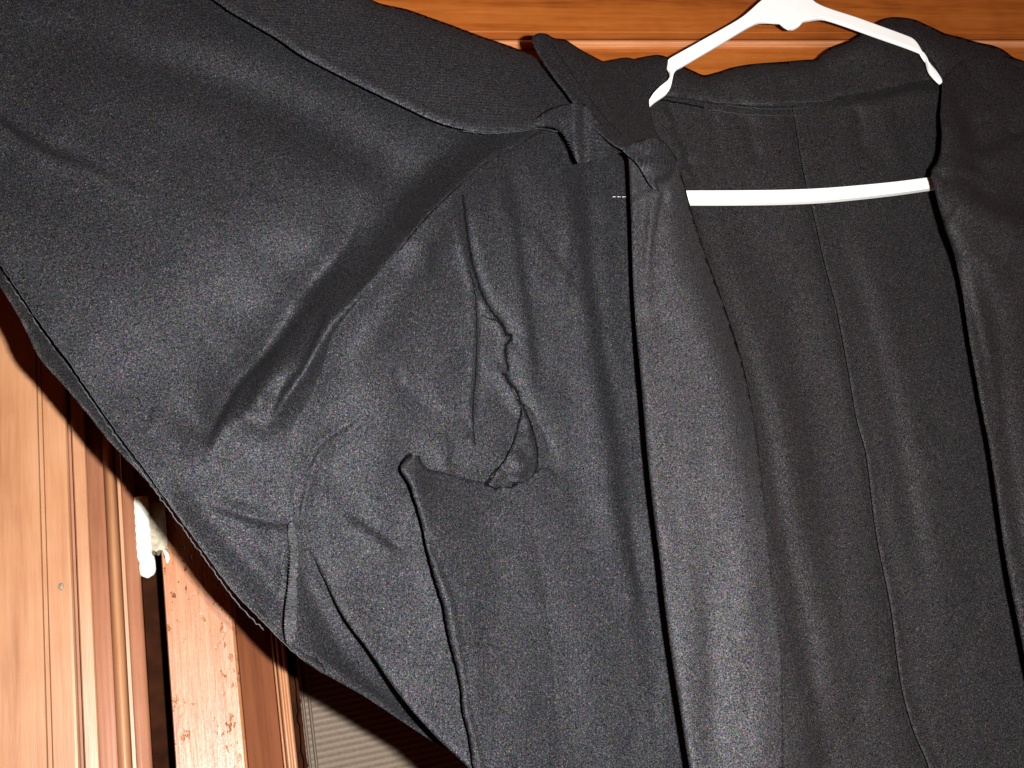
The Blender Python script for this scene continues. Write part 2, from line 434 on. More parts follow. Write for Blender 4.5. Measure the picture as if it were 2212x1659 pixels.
# hinge, painted over
hx = P(313, 1180, -.016).x; hz0 = P(318, 1250, -.020).z; hz1 = P(300, 1078, -.020).z
hp = []; hr = []
for i in range(34):
    t = i / 33; z = hz0 + (hz1 - hz0) * t
    r = .0058
    if t < .10: r *= math.sqrt(max(.02, 1 - ((.10 - t) / .10) ** 2))
    if .22 < t < .27: r *= .88
    if t > .27: r *= .96 + .05 * math.sin(i * 1.7)
    hp.append(Vector((hx + (0.0004 if t < .24 else -.0012), .018, z))); hr.append(r)
hinge = tube('hinge', hp, hr, case, M_paint, 16, label='hinge knuckle thickly coated in white paint')
bm = bmesh.new()
lx0, lx1 = P(314, 1180, -.020).x, P(362, 1180, -.020).x
lz0, lz1 = P(345, 1192, -.024).z, P(335, 1086, -.020).z
prof = []
for i in range(12):
    t = i / 11; prof.append((lx0 + (lx1 - lx0) * t, lz0 + .0006 * math.sin(i * 2.1) + .0011 * abs(t - .5)))
top = [(x, lz1) for x, _ in prof][::-1]
fr = [bm.verts.new((x, .0200 + random.uniform(-.0003, .0003), z)) for x, z in prof + top]
bkv = [bm.verts.new((v.co.x, .034, v.co.z)) for v in fr]
bm.faces.new(fr)
for i in range(len(fr)): bm.faces.new((fr[i], bkv[i], bkv[(i+1) % len(fr)], fr[(i+1) % len(fr)]))
bmesh.ops.recalc_face_normals(bm, faces=bm.faces)
me = bpy.data.meshes.new('hinge_leaf'); bm.to_mesh(me); bm.free()
link('hinge_leaf', me, case, M_plaster, smooth=False, label='grey hinge leaf smeared with filler')
# drip of old paint on the stile edge
tube('paint_drip', [P(354, 1188, -.0215), P(360, 1198, -.021), P(362, 1208, -.021), P(361, 1216, -.022)], [.0012, .0014, .0016, .0007], door, M_paint, 8)
tube('crack', [P(296 + i * 3.4, 1057 + random.uniform(-3, 3) - (4 if i > 5 else 0), -.010) for i in range(9)], .0006, case, M_dark, 5)

# ------------------------------------------------------------------ hanger
hang = thing('coat_hanger', 'white plastic clothes hanger holding the black jacket open', 'hanger', P(1712, 20, .058))
def slab(name, ol, h, th, parent, mat, bev=.0009, step=6, sharp=()):
    pts = catmull(ol, step, True, sharp)
    Wp = unproj(pts[:, 0], pts[:, 1], h if hasattr(h, '__len__') else np.full(len(pts), h))
    bm = bmesh.new(); fr = [bm.verts.new(p) for p in Wp]; f = bm.faces.new(fr)
    r = bmesh.ops.extrude_face_region(bm, geom=[f]); vs = [g for g in r['geom'] if isinstance(g, bmesh.types.BMVert)]
    bmesh.ops.translate(bm, vec=(0, th, 0), verts=vs)
    bmesh.ops.recalc_face_normals(bm, faces=bm.faces)
    es = [e for e in bm.edges if len(e.link_faces) == 2 and any(len(fc.verts) > 8 for fc in e.link_faces)]
    bmesh.ops.bevel(bm, geom=es, offset=bev, segments=2, affect='EDGES', profile=.6)
    me = bpy.data.meshes.new(name); bm.to_mesh(me); bm.free()
    return link(name, me, parent, mat, smooth=False)
arms = [(1600, 38), (1640, 4), (1668, -22), (1690, -60), (1700, -90), (1722, -90), (1740, -40), (1762, 4), (1860, 40), (1968, 80), (1982, 92), (2000, 122), (2022, 150), (2035, 170), (2037, 177), (2034, 178), (2028, 173), (2010, 152), (2002, 126), (1990, 111),
        (1900, 78), (1786, 39), (1747, 42), (1738, 44), (1728, 55), (1717, 60), (1706, 60), (1696, 54), (1688, 47), (1680, 46.5), (1637, 48), (1550, 98), (1478, 140), (1462, 149), (1456, 158), (1453, 172), (1449, 188), (1440, 202), (1412, 222), (1372, 262), (1362, 254), (1402, 215), (1412, 200), (1428, 184), (1443, 172), (1449, 162), (1448, 152), (1442, 142), (1441, 130), (1449, 124), (1520, 84)]
slab('shoulder_arms', arms, .056, .004, hang, M_white, sharp=())
bar = [(1400, 412), (1481, 411), (1600, 410.5), (1700, 409), (1780, 405.5), (1860, 399), (1940, 391), (2008, 382), (2110, 367), (2112, 392), (2012, 406), (1940, 416), (1850, 426), (1780, 432), (1700, 435.5), (1600, 437), (1486, 437), (1402, 437)]
slab('crossbar', bar, .055, .006, hang, M_white)
tube('hook', [P(1711 + a, b, .055) for a, b in ((0, -60), (0, -110), (6, -150), (32, -190), (70, -200), (104, -176), (112, -140))], .0022, hang, M_white, 10)

# ------------------------------------------------------------------ the jacket
jk = thing('jacket', 'black twill jacket hung open on the white hanger, left sleeve spread towards the upper left', 'jacket', P(1200, 700, .05))

S0 = tps([(-60, -60, .125), (0, 260, .138), (0, 590, .150), (420, 60, .125), (800, 20, .095), (1160, 125, .080), (300, 400, .142), (600, 400, .140),
          (860, 330, .128), (600, 700, .138), (250, 930, .150), (400, 1130, .140), (620, 1400, .130), (760, 950, .124), (900, 1300, .112), (1030, 1660, .118),
          (650, 1150, .128), (1000, 700, .112), (1150, 330, .098), (1300, 420, .094), (1340, 900, .088), (1420, 1650, .092), (1200, 1200, .100), (-60, -10, .126), (200, 1800, .15), (1500, 1750, .09)])

band = [(1175, 277), (1106, 318), (1050, 350), (1000, 395), (930, 462), (850, 555), (790, 625), (715, 705), (680, 765), (640, 830), (585, 910)]
hline = [(650, 1150), (700, 1250), (742, 1332), (800, 1410), (862, 1500), (940, 1590), (1030, 1680), (1380, 2200)]
AMP = [.25, .6, .9, 1, 1, .95, .7, .3, 0]
_rl = catmull(band + [(560, 950)], 12)
def RIDGE(X, Y):            # sleeve cloth climbing to the crest of the armhole fold
    d, s, t = poly_dist(X, Y, _rl); a = .043 * np.interp(t, np.linspace(0, 1, 9), AMP)
    return np.where(s < 0, a * np.exp(-(d / 52) ** 1.25), a * np.exp(-(d / 40))) - .012 * np.interp(t, np.linspace(0, 1, 9), AMP) * np.exp(-((d - 78) / 46) ** 2) * (s < 0)
def RIDGE_F(X, Y):          # front cloth falling gently away from the crest
    d, s, t = poly_dist(X, Y, _rl); a = .043 * np.interp(t, np.linspace(0, 1, 9), AMP)
    return a * (np.where(s > 0, np.exp(-(d / 170) ** 1.1), 1)) + .0022 * np.interp(t, np.linspace(0, 1, 9), AMP) * np.exp(-d / 30)
ss = [
    RIDGE,
    fold(hline, 120, -.046, 'rightdrop', amps=[0, .5, 1, 1, 1, 1]),
    # creases running out of the fold
    fold([(800, 400), (765, 510), (712, 600), (650, 665)], 13, .0042, 'snap'),
    fold([(640, 700), (560, 790), (520, 835), (482, 895), (448, 975)], 6, .0068, 'snap', amps=[.5, .9, 1, 1, .1]),
    fold([(660, 700), (600, 780), (540, 850), (470, 930)], 20, .0085, 'snap'), fold([(610, 745), (560, 820), (530, 880)], 9, .005, 'snap'), fold([(740, 560), (660, 680), (560, 790), (450, 880)], 24, .008, 'snap'),
    fold([(700, 690), (655, 790), (612, 850), (582, 915)], 6, .0065, 'snap', amps=[.5, .8, .6, 1, 0]),
    fold([(560, 830), (500, 900), (400, 970)], 20, .003, 'snap'),
    fold([(336, 872), (326, 900), (320, 935)], 4, .0014, 'snap'),
    fold([(380, 980), (420, 930), (460, 900)], 8, .0014, 'snap'),
    # shoulder creases at the left
    fold([(-40, 235), (0, 258), (60, 300), (110, 328), (180, 352), (280, 400), (400, 440)], 7, -.0050, 'snap', amps=[1, 1, .9, .55, .25, .1, 0]),
    fold([(100, 90), (350, 140), (560, 215), (800, 330), (960, 420)], 60, -.010),
    fold([(0, 120), (200, 60), (420, 30)], 60, -.004),
    fold([(150, 620), (330, 540), (560, 480), (760, 420)], 110, .003),
    fold([(640, 520), (430, 720), (250, 850)], 60, -.0022),
    fold([(440, 1090), (560, 1130), (625, 1136)], 4, -.0024, 'snap', amps=[0, 1, 1, .3]),
    fold([(440, 1010), (480, 1090), (560, 1125), (625, 1130)], 30, -.004),
    fold([(604, 1140), (606, 1200), (596, 1300)], 5, .0012, 'snap'),
    fold([(380, 1010), (440, 1110), (560, 1240), (625, 1330)], 34, -.006),
    fold([(640, 1180), (720, 1380), (830, 1510)], 30, -.006),
    fold([(660, 1400), (760, 1470), (880, 1560), (980, 1630)], 12, .004),
    wrink(70, .0009, 1.5), wrink(190, .005, 7.3, (1.4, .8), .6),
]
def H_sleeve(X, Y): return S0(X, Y) + sum(f(X, Y) for f in ss)
edge_low = [(-420, -20), (0, 570), (83, 692), (150, 783), (167, 808), (253, 934), (310, 1010), (367, 1090), (433, 1180), (500, 1272), (560, 1335), (617, 1393), (660, 1430), (700, 1455), (780, 1500), (860, 1552), (940, 1604), (1040, 1672), (1400, 2200)]
sleeve_ol = [(-420, -220), (540, -160)] + [(800, 60), (1000, 150), (1120, 200), (1210, 300), (1230, 420), (1210, 800), (1330, 1730), (1520, 2200)] + edge_low[::-1]
cloth('sleeve', sleeve_ol, H_sleeve, jk, M_fab, grid=7, ang=.25, sharp=(0, 1, 9, 10), label='wide left sleeve spread to the upper left')

# sleeve underside peeping out along the lower edge
under_in = [(x + 40, y - 12) for x, y in edge_low[:-5]]
under_out = [(-420, 50), (0, 618), (50, 700), (83, 768), (143, 838), (187, 890), (233, 948), (293, 1012), (345, 1068), (400, 1133), (452, 1196), (520, 1283), (580, 1350), (640, 1410), (700, 1456)]
uw = wrink(45, .0035, 3.3)
def H_under(X, Y):
    d, s, t = poly_dist(X, Y, np.array(under_out))
    return S0(X, Y) - .007 + .003 * np.exp(-(d / 12) ** 2) + uw(X, Y) - .010 * np.exp(-((d - 38) / 16) ** 2)
cloth('sleeve_underside', under_in[:11] + [(640, 1380), (700, 1440)] + under_out[::-1], H_under, jk, M_in, grid=6, ang=.8, fray=.5)
def seam_line(name, pts, hf, off, r, mat, wob=.6):
    p = catmull(pts, 5); p = p + rng.normal(0, wob, p.shape); h = hf(p[:, 0], p[:, 1]) + off
    return tube(name, unproj(p[:, 0], p[:, 1], h), r, jk, mat, 5)
seam_line('hem_edge', edge_low[1:13], H_sleeve, .0001, .00022, M_stitch)
seam_line('hem_edge', [(x + 9, y + 26) for x, y in edge_low[1:11]], H_under, .0008, .0004, M_stitch, 1.0)

# ---- left front
C0 = lambda X, Y: S0(X, Y)
Cn1, Cn2 = wrink(60, .0011, 12.5), wrink(160, .0035, 4.2, (.7, 1.8))
cc = [
    fold([(1250, 340), (1258, 480), (1272, 620), (1300, 800), (1325, 960), (1345, 1150), (1375, 1300), (1400, 1500)], 14, -.0060, 'snap', amps=[.5, 1, 1, 1, 1, .7, .5, .3, .2]),
    fold([(1300, 340), (1310, 620), (1340, 860)], 22, .002),
    fold([(1105, 390), (1112, 450), (1128, 600), (1152, 750), (1160, 860)], 8, -.0026, 'snap'),
    fold([(1106, 380), (1094, 440), (1101, 475)], 6, -.0026, 'snap'),
    fold([(938, 515), (932, 560), (940, 600)], 9, -.0034, 'snap'),
    fold([(1210, 330), (1228, 500), (1215, 650)], 12, .0015),
    fold([(1015, 705), (980, 745), (915, 810)], 3.5, .0010, 'snap'),
    fold([(1350, 1080), (1362, 1200), (1385, 1320)], 5, -.0020, 'snap'),
    fold([(640, 1132), (655, 1060), (668, 1015), (692, 968), (740, 930), (800, 890)], 3.5, -.0024, 'snap', amps=[.9, 1, .9, 1, .6, .1]),
    fold([(740, 1110), (790, 1140), (870, 1200)], 6, -.0022, 'snap'),
    fold([(850, 795), (862, 810), (872, 830)], 7, -.002),
    fold([(1030, 300), (940, 500), (850, 660), (740, 820)], 35, .004),
    fold([(1200, 330), (1170, 500), (1150, 700)], 60, .003),
    fold([(1180, 940), (1150, 1030), (1090, 1090)], 24, -.003),
    fold([(1000, 1000), (985, 950), (1022, 900)], 16, -.0035),
    Cn1, Cn2]
rip1 = [(984, 440), (992, 480), (1002, 530), (1014, 585), (1025, 625), (1030, 700), (1028, 800), (1022, 870), (1023, 930), (1026, 960)]
cc.append(fold(rip1, 3.2, -.0024, 'snap', amps=[.6, 1, 1, .6, .6, .6, 1, 1, .8, .3]))
cc.append(fold([(1026, 955), (1005, 985), (960, 1015)], 3.0, .002, 'snap'))
rip2 = [(1000, 420), (1006, 480), (1018, 560), (1030, 600), (1046, 645), (1062, 672), (1085, 700), (1095, 722), (1107, 726), (1094, 745), (1092, 765), (1098, 798)]
rip3 = [(1088, 806), (1098, 824), (1115, 845), (1122, 868), (1130, 880), (1140, 900), (1150, 925), (1157, 958), (1160, 990)]
cc.append(fold(rip2, 3.2, -.0030, 'snap', amps=[.2, 1, 1, 1, 1, 1, .8]))
cc.append(fold(rip3, 3.4, -.0040, 'snap', amps=[1, 1, .8, .7, .6, .4]))
cc += [fold([(1140, 920), (1163, 975), (1158, 1040)], 9, -.0045, 'snap'), fold([(1120, 960), (1140, 1010), (1120, 1040)], 10, -.0035, 'snap'), fold([(1028, 930), (1030, 965), (1015, 1000)], 7, -.0045, 'snap'), fold([(1000, 950), (985, 990), (960, 1018)], 9, -.003, 'snap')]
blend_line = [(560, 950), (560, 1050), (600, 1120), (645, 1150)]
def H_front(X, Y):
    d, s, t = poly_dist(X, Y, np.array(band + [(560, 960), (560, 1050), (600, 1110), (640, 1140)] + hline))
    h = C0(X, Y) + sum(f(X, Y) for f in cc)
    # left of the fold line the front sinks under the sleeve cloth; the rim itself is rolled
    low = np.clip((Y - 850) / 80, 0, 1) * np.clip((1230 - Y) / 120, 0, 1)
    h = h + RIDGE_F(X, Y) - .0012 - low * .0060 * np.exp(-(d / 26) ** 2)
    rim = (1 - low) * -.0018 * np.exp(-(d / 7) ** 1.2)
    return h + rim
front_ol = band + [(560, 955), (540, 1010), (560, 1080), (600, 1120), (640, 1146)] + hline + [(1560, 2200), (1520, 1650), (1480, 1350), (1450, 1000), (1430, 700), (1410, 450), (1392, 330), (1330, 290), (1250, 262)]
cloth('front_panel', front_ol, H_front, jk, M_fab, grid=7, ang=1.35, sharp=(0,), creases=(rip1, rip2, rip3), label='left front panel with a ripped puckered seam')

# lower layer of the torn seam, standing proud along its left edge
tear_left = [(888, 984), (872, 996), (865, 1012), (873, 1028), (886, 1050), (905, 1110), (918, 1160), (925, 1200), (948, 1282), (957, 1310), (967, 1370), (985, 1440), (996, 1490), (998, 1532), (1012, 1590), (1027, 1680), (1180, 2200)]
tear_top = [(903, 985), (915, 1002), (930, 1014), (960, 1020), (1000, 1032), (1052, 1044), (1085, 1050), (1115, 1045), (1140, 1035)]
def H_tear(X, Y):
    d, s, t = poly_dist(X, Y, np.array(tear_left))
    dt, st_, tt = poly_dist(X, Y, np.array(tear_top))
    off = np.interp(Y, [985, 1050, 1350, 1660], [.019, .023, .016, .011]) * np.exp(-(d / 120) ** 1.2) * (1 - np.exp(-dt / 85) * np.clip((X - 895) / 50, 0, 1))
    off = off - .0024 * np.clip((X - 1090) / 120, 0, 1) - .0045 * np.exp(-(d / 6))
    return C0(X, Y) + RIDGE_F(X, Y) + Cn1(X, Y) + Cn2(X, Y) + off - .0010 + T_f1(X, Y) + T_f2(X, Y) + T_f3(X, Y)
T_f1 = fold([(922, 1165), (945, 1220), (975, 1290), (992, 1370), (1002, 1440), (1010, 1520), (1030, 1600), (1048, 1680)], 3.2, -.0018, 'snap', amps=[1, 1, .8, .6, .6, .5])
T_f2 = fold([(1170, 1080), (1200, 1200), (1240, 1400), (1260, 1600)], 30, -.0035)
T_f3 = fold([(1000, 1120), (1060, 1085), (1110, 1060)], 7, -.0016)
cloth('front_panel', tear_left + [(1400, 2200), (1390, 1700), (1340, 1400), (1290, 1120), (1220, 1050), (1180, 1010)] + tear_top[::-1],
      H_tear, jk, M_fab, grid=7, ang=1.35, fray=.35, label='lower front panel lifted along the torn seam')

# torn strip hanging at the end of the rip
ts_l = [(1092, 808), (1108, 838), (1122, 866), (1130, 884), (1123, 908), (1110, 955), (1087, 1000), (1056, 1043)]
ts_ol = ts_l + [(1064, 1052), (1078, 1049), (1092, 1055), (1110, 1046), (1126, 1048), (1146, 1036), (1158, 1018), (1164, 985), (1158, 955), (1149, 922), (1136, 892), (1122, 862), (1106, 830)]
tsw = wrink(16, .0012, 15.0)
def H_ts(X, Y):
    d, s, t = poly_dist(X, Y, np.array(ts_l)); return H_front(X, Y) + .0018 + .0055 * np.clip((Y - 850) / 120, 0, 1) * np.exp(-(d / 26) ** 1.3) - .0012 * np.exp(-d / 3) + tsw(X, Y) * np.clip((Y - 880) / 80, 0, 1)
cloth('torn_strip', ts_ol, H_ts, jk, M_fab, grid=5, ang=1.2, fray=.7, label='frayed strip hanging at the end of the ripped seam')

# loose threads and gathers at the tear
def thread(pts, r=.0006, off=.0012, hf=H_front, name='loose_thread', mat=M_thread, wob=.5):
    p = catmull(pts, 4); p = p + rng.normal(0, wob, p.shape); h = hf(p[:, 0], p[:, 1]) + off
    rr = [r * random.uniform(.6, 1.3) for _ in p]
    return tube(name, unproj(p[:, 0], p[:, 1], h), rr, jk, mat, 5)
thread(rip2[:4], .0009, wob=.7); thread([(1031, 604)] + rip2[4:7], .0008, wob=.7); thread(rip2[6:], .0009, wob=1.0)
thread([(1040, 680), (1055, 688), (1075, 694), (1083, 705)], .0004)
thread(rip3[:5], .0012, wob=1.2); thread(rip3[4:], .0007, wob=.7)
thread([(1126, 882), (1122, 905), (1115, 935), (1108, 958), (1085, 1000), (1064, 1022), (1052, 1044)], .0006)
thread([(1050, 1040), (1047, 1047), (1058, 1048), (1062, 1053), (1072, 1058)], .0009, .002, wob=1.2)
thread(rip1[3:], .0004, .0006)
thread([(1072, 1056), (1090, 1050), (1105, 1053), (1115, 1045), (1132, 1043)], .0006, .002, wob=1.6)
thread([(905, 988), (908, 1000), (914, 1012), (926, 1016), (918, 1022)], .0008, .004, wob=1.4)
thread([(888, 982), (874, 992), (866, 1006), (864, 1014)], .0012, .004, H_front, wob=.5)
for i in range(7):
    x = random.uniform(1060, 1125); y = 1046 + random.uniform(-5, 6)
    thread([(x, y), (x + random.uniform(-8, 8), y + random.uniform(-8, 8)), (x + random.uniform(-14, 14), y + random.uniform(-12, 4))], .0003, .003)
for i in range(5):
    x = random.uniform(1324, 1346) ; 
thread([(1324, 425.2), (1331, 424.8)], .00028, .0015, name='basting_thread', mat=M_baste, wob=.1)
thread([(1334, 425), (1341, 425.4)], .00028, .0015, name='basting_thread', mat=M_baste, wob=.1)
thread([(1344, 425.2), (1352, 425)], .00034, .0015, name='basting_thread', mat=M_baste, wob=.1)

# ---- front facing, a long turned-back strip
fl_ = [(1343, 322), (1357, 345), (1361, 420), (1364, 500), (1367, 600), (1375, 720), (1388, 860), (1398, 980), (1411, 1100), (1426, 1220), (1441, 1350), (1463, 1500), (1492, 1680), (1570, 2200)]
fr_ = [(1695, 2200), (1692, 1600), (1690, 1480), (1687, 1390), (1672, 1300), (1662, 1180), (1649, 1060), (1635, 940), (1614, 825), (1588, 730), (1552, 625), (1521, 540), (1494, 455), (1479, 400), (1464, 346)]
fr_n = wrink(80, .0018, 21.0, (.7, 2.5), .08)
ff = [fold([(1432, 395), (1412, 500), (1403, 600), (1402, 700)], 5, -.0042, 'snap', amps=[.8, 1, .7, .1]),
      fold([(1395, 400), (1385, 560), (1392, 760)], 13, -.004),
      fold([(1490, 480), (1530, 700), (1580, 900), (1620, 1100), (1650, 1400), (1660, 1700)], 55, .003, amps=[.6, 1, 1, 1, .8, .6]),
      fold([(1520, 1200), (1540, 1450), (1560, 1700)], 30, -.0025),
      fold([(1462, 352), (1444, 378), (1412, 402)], 9, .012, 'snap', amps=[.5, 1, 1, .2]),
      fr_n, wrink(45, .0006, 33.0)]
def H_facing(X, Y):
    d, s, t = poly_dist(X, Y, np.array(fl_)); d2, _, t2 = poly_dist(X, Y, np.array(fr_))
    return .1235 - .0000 * Y + np.interp(Y, [300, 700, 1200, 1700], [.0015, -.002, .0, .004]) - .0035 * np.exp(-(d / 6)) - .050 * np.exp(-(d2 / 30) ** 1.4) * np.interp(Y, [330, 450, 800, 950, 1150, 1700], [.2, .45, .6, .35, .10, .03]) + sum(f(X, Y) for f in ff)
cloth('front_facing', fl_ + fr_, H_facing, jk, M_face, grid=7, ang=1.45, sharp=(0, 13, 14, 28), fray=.08, label='lighter facing strip turned back along the front edge')
def overlock(pa, pb, hf, n_, r=.00025, off=.0006):
    A = catmull(pa, 3); B = catmull(pb, 3)
    ia = np.linspace(0, len(A) - 1, n_).astype(int); ib = np.linspace(0, len(B) - 1, n_).astype(int)
    pts = []
    for k, (i, j) in enumerate(zip(ia, ib)):
        pts.append(A[i] if k % 2 == 0 else B[j])
    pts = np.array(pts); pts = catmull(pts, 6)
    h = hf(pts[:, 0], pts[:, 1]) + off
    tube('overlock_stitching', unproj(pts[:, 0], pts[:, 1], h), r, jk, M_stitch, 4)
overlock([(1655, 1270), (1662, 1330), (1668, 1390), (1674, 1450)], [(1672, 1268), (1680, 1330), (1686, 1390), (1689, 1450)], H_facing, 46, .00018)

# ---- overlocked seam allowance at the armhole
sa_ol = [(636, 1128), (645, 1165), (648, 1200), (643, 1250), (644, 1300), (643, 1340), (640, 1382), (628, 1393), (618, 1388), (614, 1340), (620, 1290), (624, 1250), (627, 1200), (622, 1160), (624, 1132)]
def H_sa(X, Y): return S0(X, Y) + .0035 + .002 * np.sin(Y / 19)
cloth('seam_allowance', sa_ol, H_sa, jk, M_face, grid=5, ang=.4, fray=.3)
overlock([(624, 1140), (623, 1190), (622, 1250), (616, 1310), (615, 1370)], [(643, 1146), (646, 1200), (643, 1250), (643, 1310), (640, 1370)], H_sa, 60, .0002)

# ---- inside of the back
cs = [(1712, 228), (1722, 290), (1732, 350), (1745, 410), (1762, 480), (1780, 560), (1806, 660), (1822, 740), (1838, 830), (1852, 910), (1868, 965), (1876, 1010), (1886, 1100), (1898, 1180), (1915, 1260), (1928, 1330), (1940, 1430), (1952, 1500), (1975, 1580), (2008, 1660), (2150, 2200)]
bk_n, bk_n2 = wrink(110, .0028, 40.0, (.8, 2.2)), wrink(50, .0006, 44.0)
bf = [fold([(1540, 240), (1545, 290), (1540, 340)], 9, -.0025), fold([(1620, 245), (1622, 300), (1640, 360)], 14, -.003), fold([(1850, 225), (1862, 290), (1868, 340)], 12, -.0035), fold([(1900, 215), (1925, 300), (1950, 380)], 20, .002),
      fold([(1480, 360), (1500, 440), (1540, 560), (1600, 720), (1650, 900), (1700, 1200), (1760, 1500), (1800, 1700)], 26, -.006, amps=[.7, 1, 1, 1, .8, .6, .5, .4]), fold([(1500, 400), (1530, 480), (1580, 580), (1640, 740), (1690, 900), (1720, 1150), (1740, 1450), (1750, 1700)], 40, -.009, 'snap', amps=[.6, 1, 1, 1, .8, .5, .3, .2]), fold([(1790, 224), (1860, 212), (1920, 203), (1975, 190), (2035, 186)], 7, -.0045, 'snap', amps=[.2, .8, 1, 1, 1]),
      fold([(1590, 500), (1660, 700), (1720, 1000), (1790, 1400), (1810, 1600)], 36, .004),
      fold([(1800, 480), (1880, 700), (1950, 1000), (2000, 1300)], 26, -.003), fold([(1850, 480), (1930, 760), (2010, 1100), (2060, 1500)], 40, .0025), bk_n, bk_n2]
B0 = tps([(1380, 200, .030), (1700, 220, .030), (2060, 200, .032), (2250, 500, .020), (1500, 600, .030), (1800, 700, .034), (2100, 1000, .026), (2200, 1650, .018), (1900, 1650, .026), (1600, 1650, .035), (1400, 1000, .03)])
def H_back(X, Y):
    d, s, t = poly_dist(X, Y, np.array(cs))
    return B0(X, Y) + sum(f(X, Y) for f in bf)
def H_backL(X, Y):
    d, s, t = poly_dist(X, Y, np.array(cs)); return H_back(X, Y) - .0045 * np.exp(-(d / 5)) - .003 * np.exp(-(d / 22))
def H_backR(X, Y):
    d, s, t = poly_dist(X, Y, np.array(cs)); return H_back(X, Y) + .0015 * np.exp(-(d / 14) ** 2) * np.interp(Y, [200, 400, 900, 1500], [.2, .6, 1.2, 1.6])
cloth('back_panel', [(1340, 170), (1420, 180), (1560, 200), (1640, 205), (1708, 208)] + [(x + 5, y) for x, y in cs] + [(1400, 2200), (1380, 1300), (1350, 800), (1330, 400)], H_backL, jk, M_in, grid=8, ang=1.5, sharp=(0, 25, 26))
cloth('back_panel', [(1709, 200)] + cs + [(2640, 2200), (2600, 900), (2400, 300), (2120, 150), (2033, 150), (1960, 160), (1850, 180), (1790, 190)], H_backR, jk, M_in, grid=8, ang=1.65, sharp=(0, 21, 22))

# ---- back neck band and collar fall
neck = [(1380, 196), (1420, 207), (1480, 214), (1530, 222), (1600, 229), (1680, 231), (1745, 228), (1790, 219), (1830, 209), (1880, 200), (1930, 190), (1980, 180), (2034, 174), (2110, 176)]
rim_top = [(1330, 140), (1380, 131), (1404, 121), (1427, 119), (1442, 124), (1475, 142), (1500, 154), (1522, 162), (1558, 154), (1590, 144), (1625, 138), (1692, 133), (1740, 129), (1765, 127), (1778, 115), (1795, 103), (1835, 87), (1860, 72), (1898, 46), (1925, 37), (1975, 42), (2042, 72), (2108, 90), (2140, 100)]
cn = wrink(40, .0022, 50.0, (1, 1.6)); 
def H_neck(X, Y):
    d, s, t = poly_dist(X, Y, np.array(neck)); d2, _, _ = poly_dist(X, Y, np.array(rim_top))
    return .0385 + .002 * np.sin(X / 37) * np.exp(-d / 40) + cn(X, Y) - .010 * np.exp(-(d2 / 13) ** 1.4) - .0035 * np.exp(-(d / 5)) + .004 * np.exp(-((X - 1870) / 80) ** 2 - ((Y - 95) / 45) ** 2)
cloth('back_collar', rim_top + neck[::-1], H_neck, jk, M_in, grid=7, ang=.2, sharp=(0, 23, 24, 37), label='inside of the standing back collar behind the hanger')
seam_line('neck_seam', [(1420, 214), (1470, 222), (1520, 232)], H_back, .0025, .0008, M_thread)
for pts in ([(1560, 226), (1620, 233), (1680, 236), (1730, 234)], [(1530, 236), (1600, 246), (1660, 249), (1735, 250)], [(1540, 220), (1610, 224), (1660, 222), (1750, 219), (1795, 217)]):
    seam_line('neck_seam', pts, H_back, .0105 if pts[0][0] == 1540 else .0018, .0003, M_stitch, .8)

# ---- right front with its lapel
re = [(2036, 172), (2033, 215), (2031, 250), (2034, 290), (2031, 330), (2024, 350), (2012, 370), (2016, 400), (2026, 440), (2040, 492), (2062, 555), (2080, 640), (2092, 720), (2106, 800), (2120, 880), (2138, 970), (2150, 1050), (2160, 1120), (2170, 1190), (2184, 1270), (2200, 1350), (2216, 1430), (2245, 1560), (2390, 2200)]
R0 = tps([(2034, 200, .062), (2031, 340, .085), (2020, 400, .088), (2062, 560, .080), (2130, 950, .072), (2212, 1420, .070), (2330, 100, .040), (2330, 600, .060), (2330, 1200, .070), (2140, 120, .042), (2200, 300, .066), (2150, 380, .085)])
rf = [fold([(2045, 180), (2062, 230), (2078, 280), (2090, 320)], 9, -.005, 'snap', amps=[.8, 1, .8, .3]), fold([(2075, 250), (2085, 310), (2100, 345)], 16, -.006, 'snap'),
      fold([(2100, 345), (2150, 320), (2240, 270)], 14, -.006, 'snap'), fold([(2022, 372), (2070, 365), (2120, 385), (2200, 440)], 16, .007),
      fold([(2050, 388), (2090, 400), (2130, 432), (2180, 458), (2260, 480)], 22, -.016, 'snap', amps=[.3, 1, 1, 1, .8]),
      fold([(2130, 385), (2170, 415), (2200, 430)], 8, -.004), fold([(2050, 470), (2110, 560), (2180, 640)], 30, .004),
      fold([(2072, 560), (2110, 700), (2130, 800), (2145, 900)], 7, -.004, 'asym', amps=[.4, 1, .8, .6]), fold([(2100, 520), (2150, 700), (2180, 1000), (2230, 1300)], 22, -.004), wrink(60, .0010, 60.0), wrink(130, .003, 66.0, (.7, 1.6))]
def H_right(X, Y):
    d, s, t = poly_dist(X, Y, np.array(re)); return R0(X, Y) + sum(f(X, Y) for f in rf) - .0035 * np.exp(-d / 6)
cloth('front_panel', re + [(2700, 2200), (2700, 450), (2480, 250), (2212, 132), (2150, 120)] + [(2080, 130)], H_right, jk, M_in, grid=8, ang=1.7, sharp=(0, 23, 24, 25, 26), fray=.2, label='right front panel at the edge of the picture')
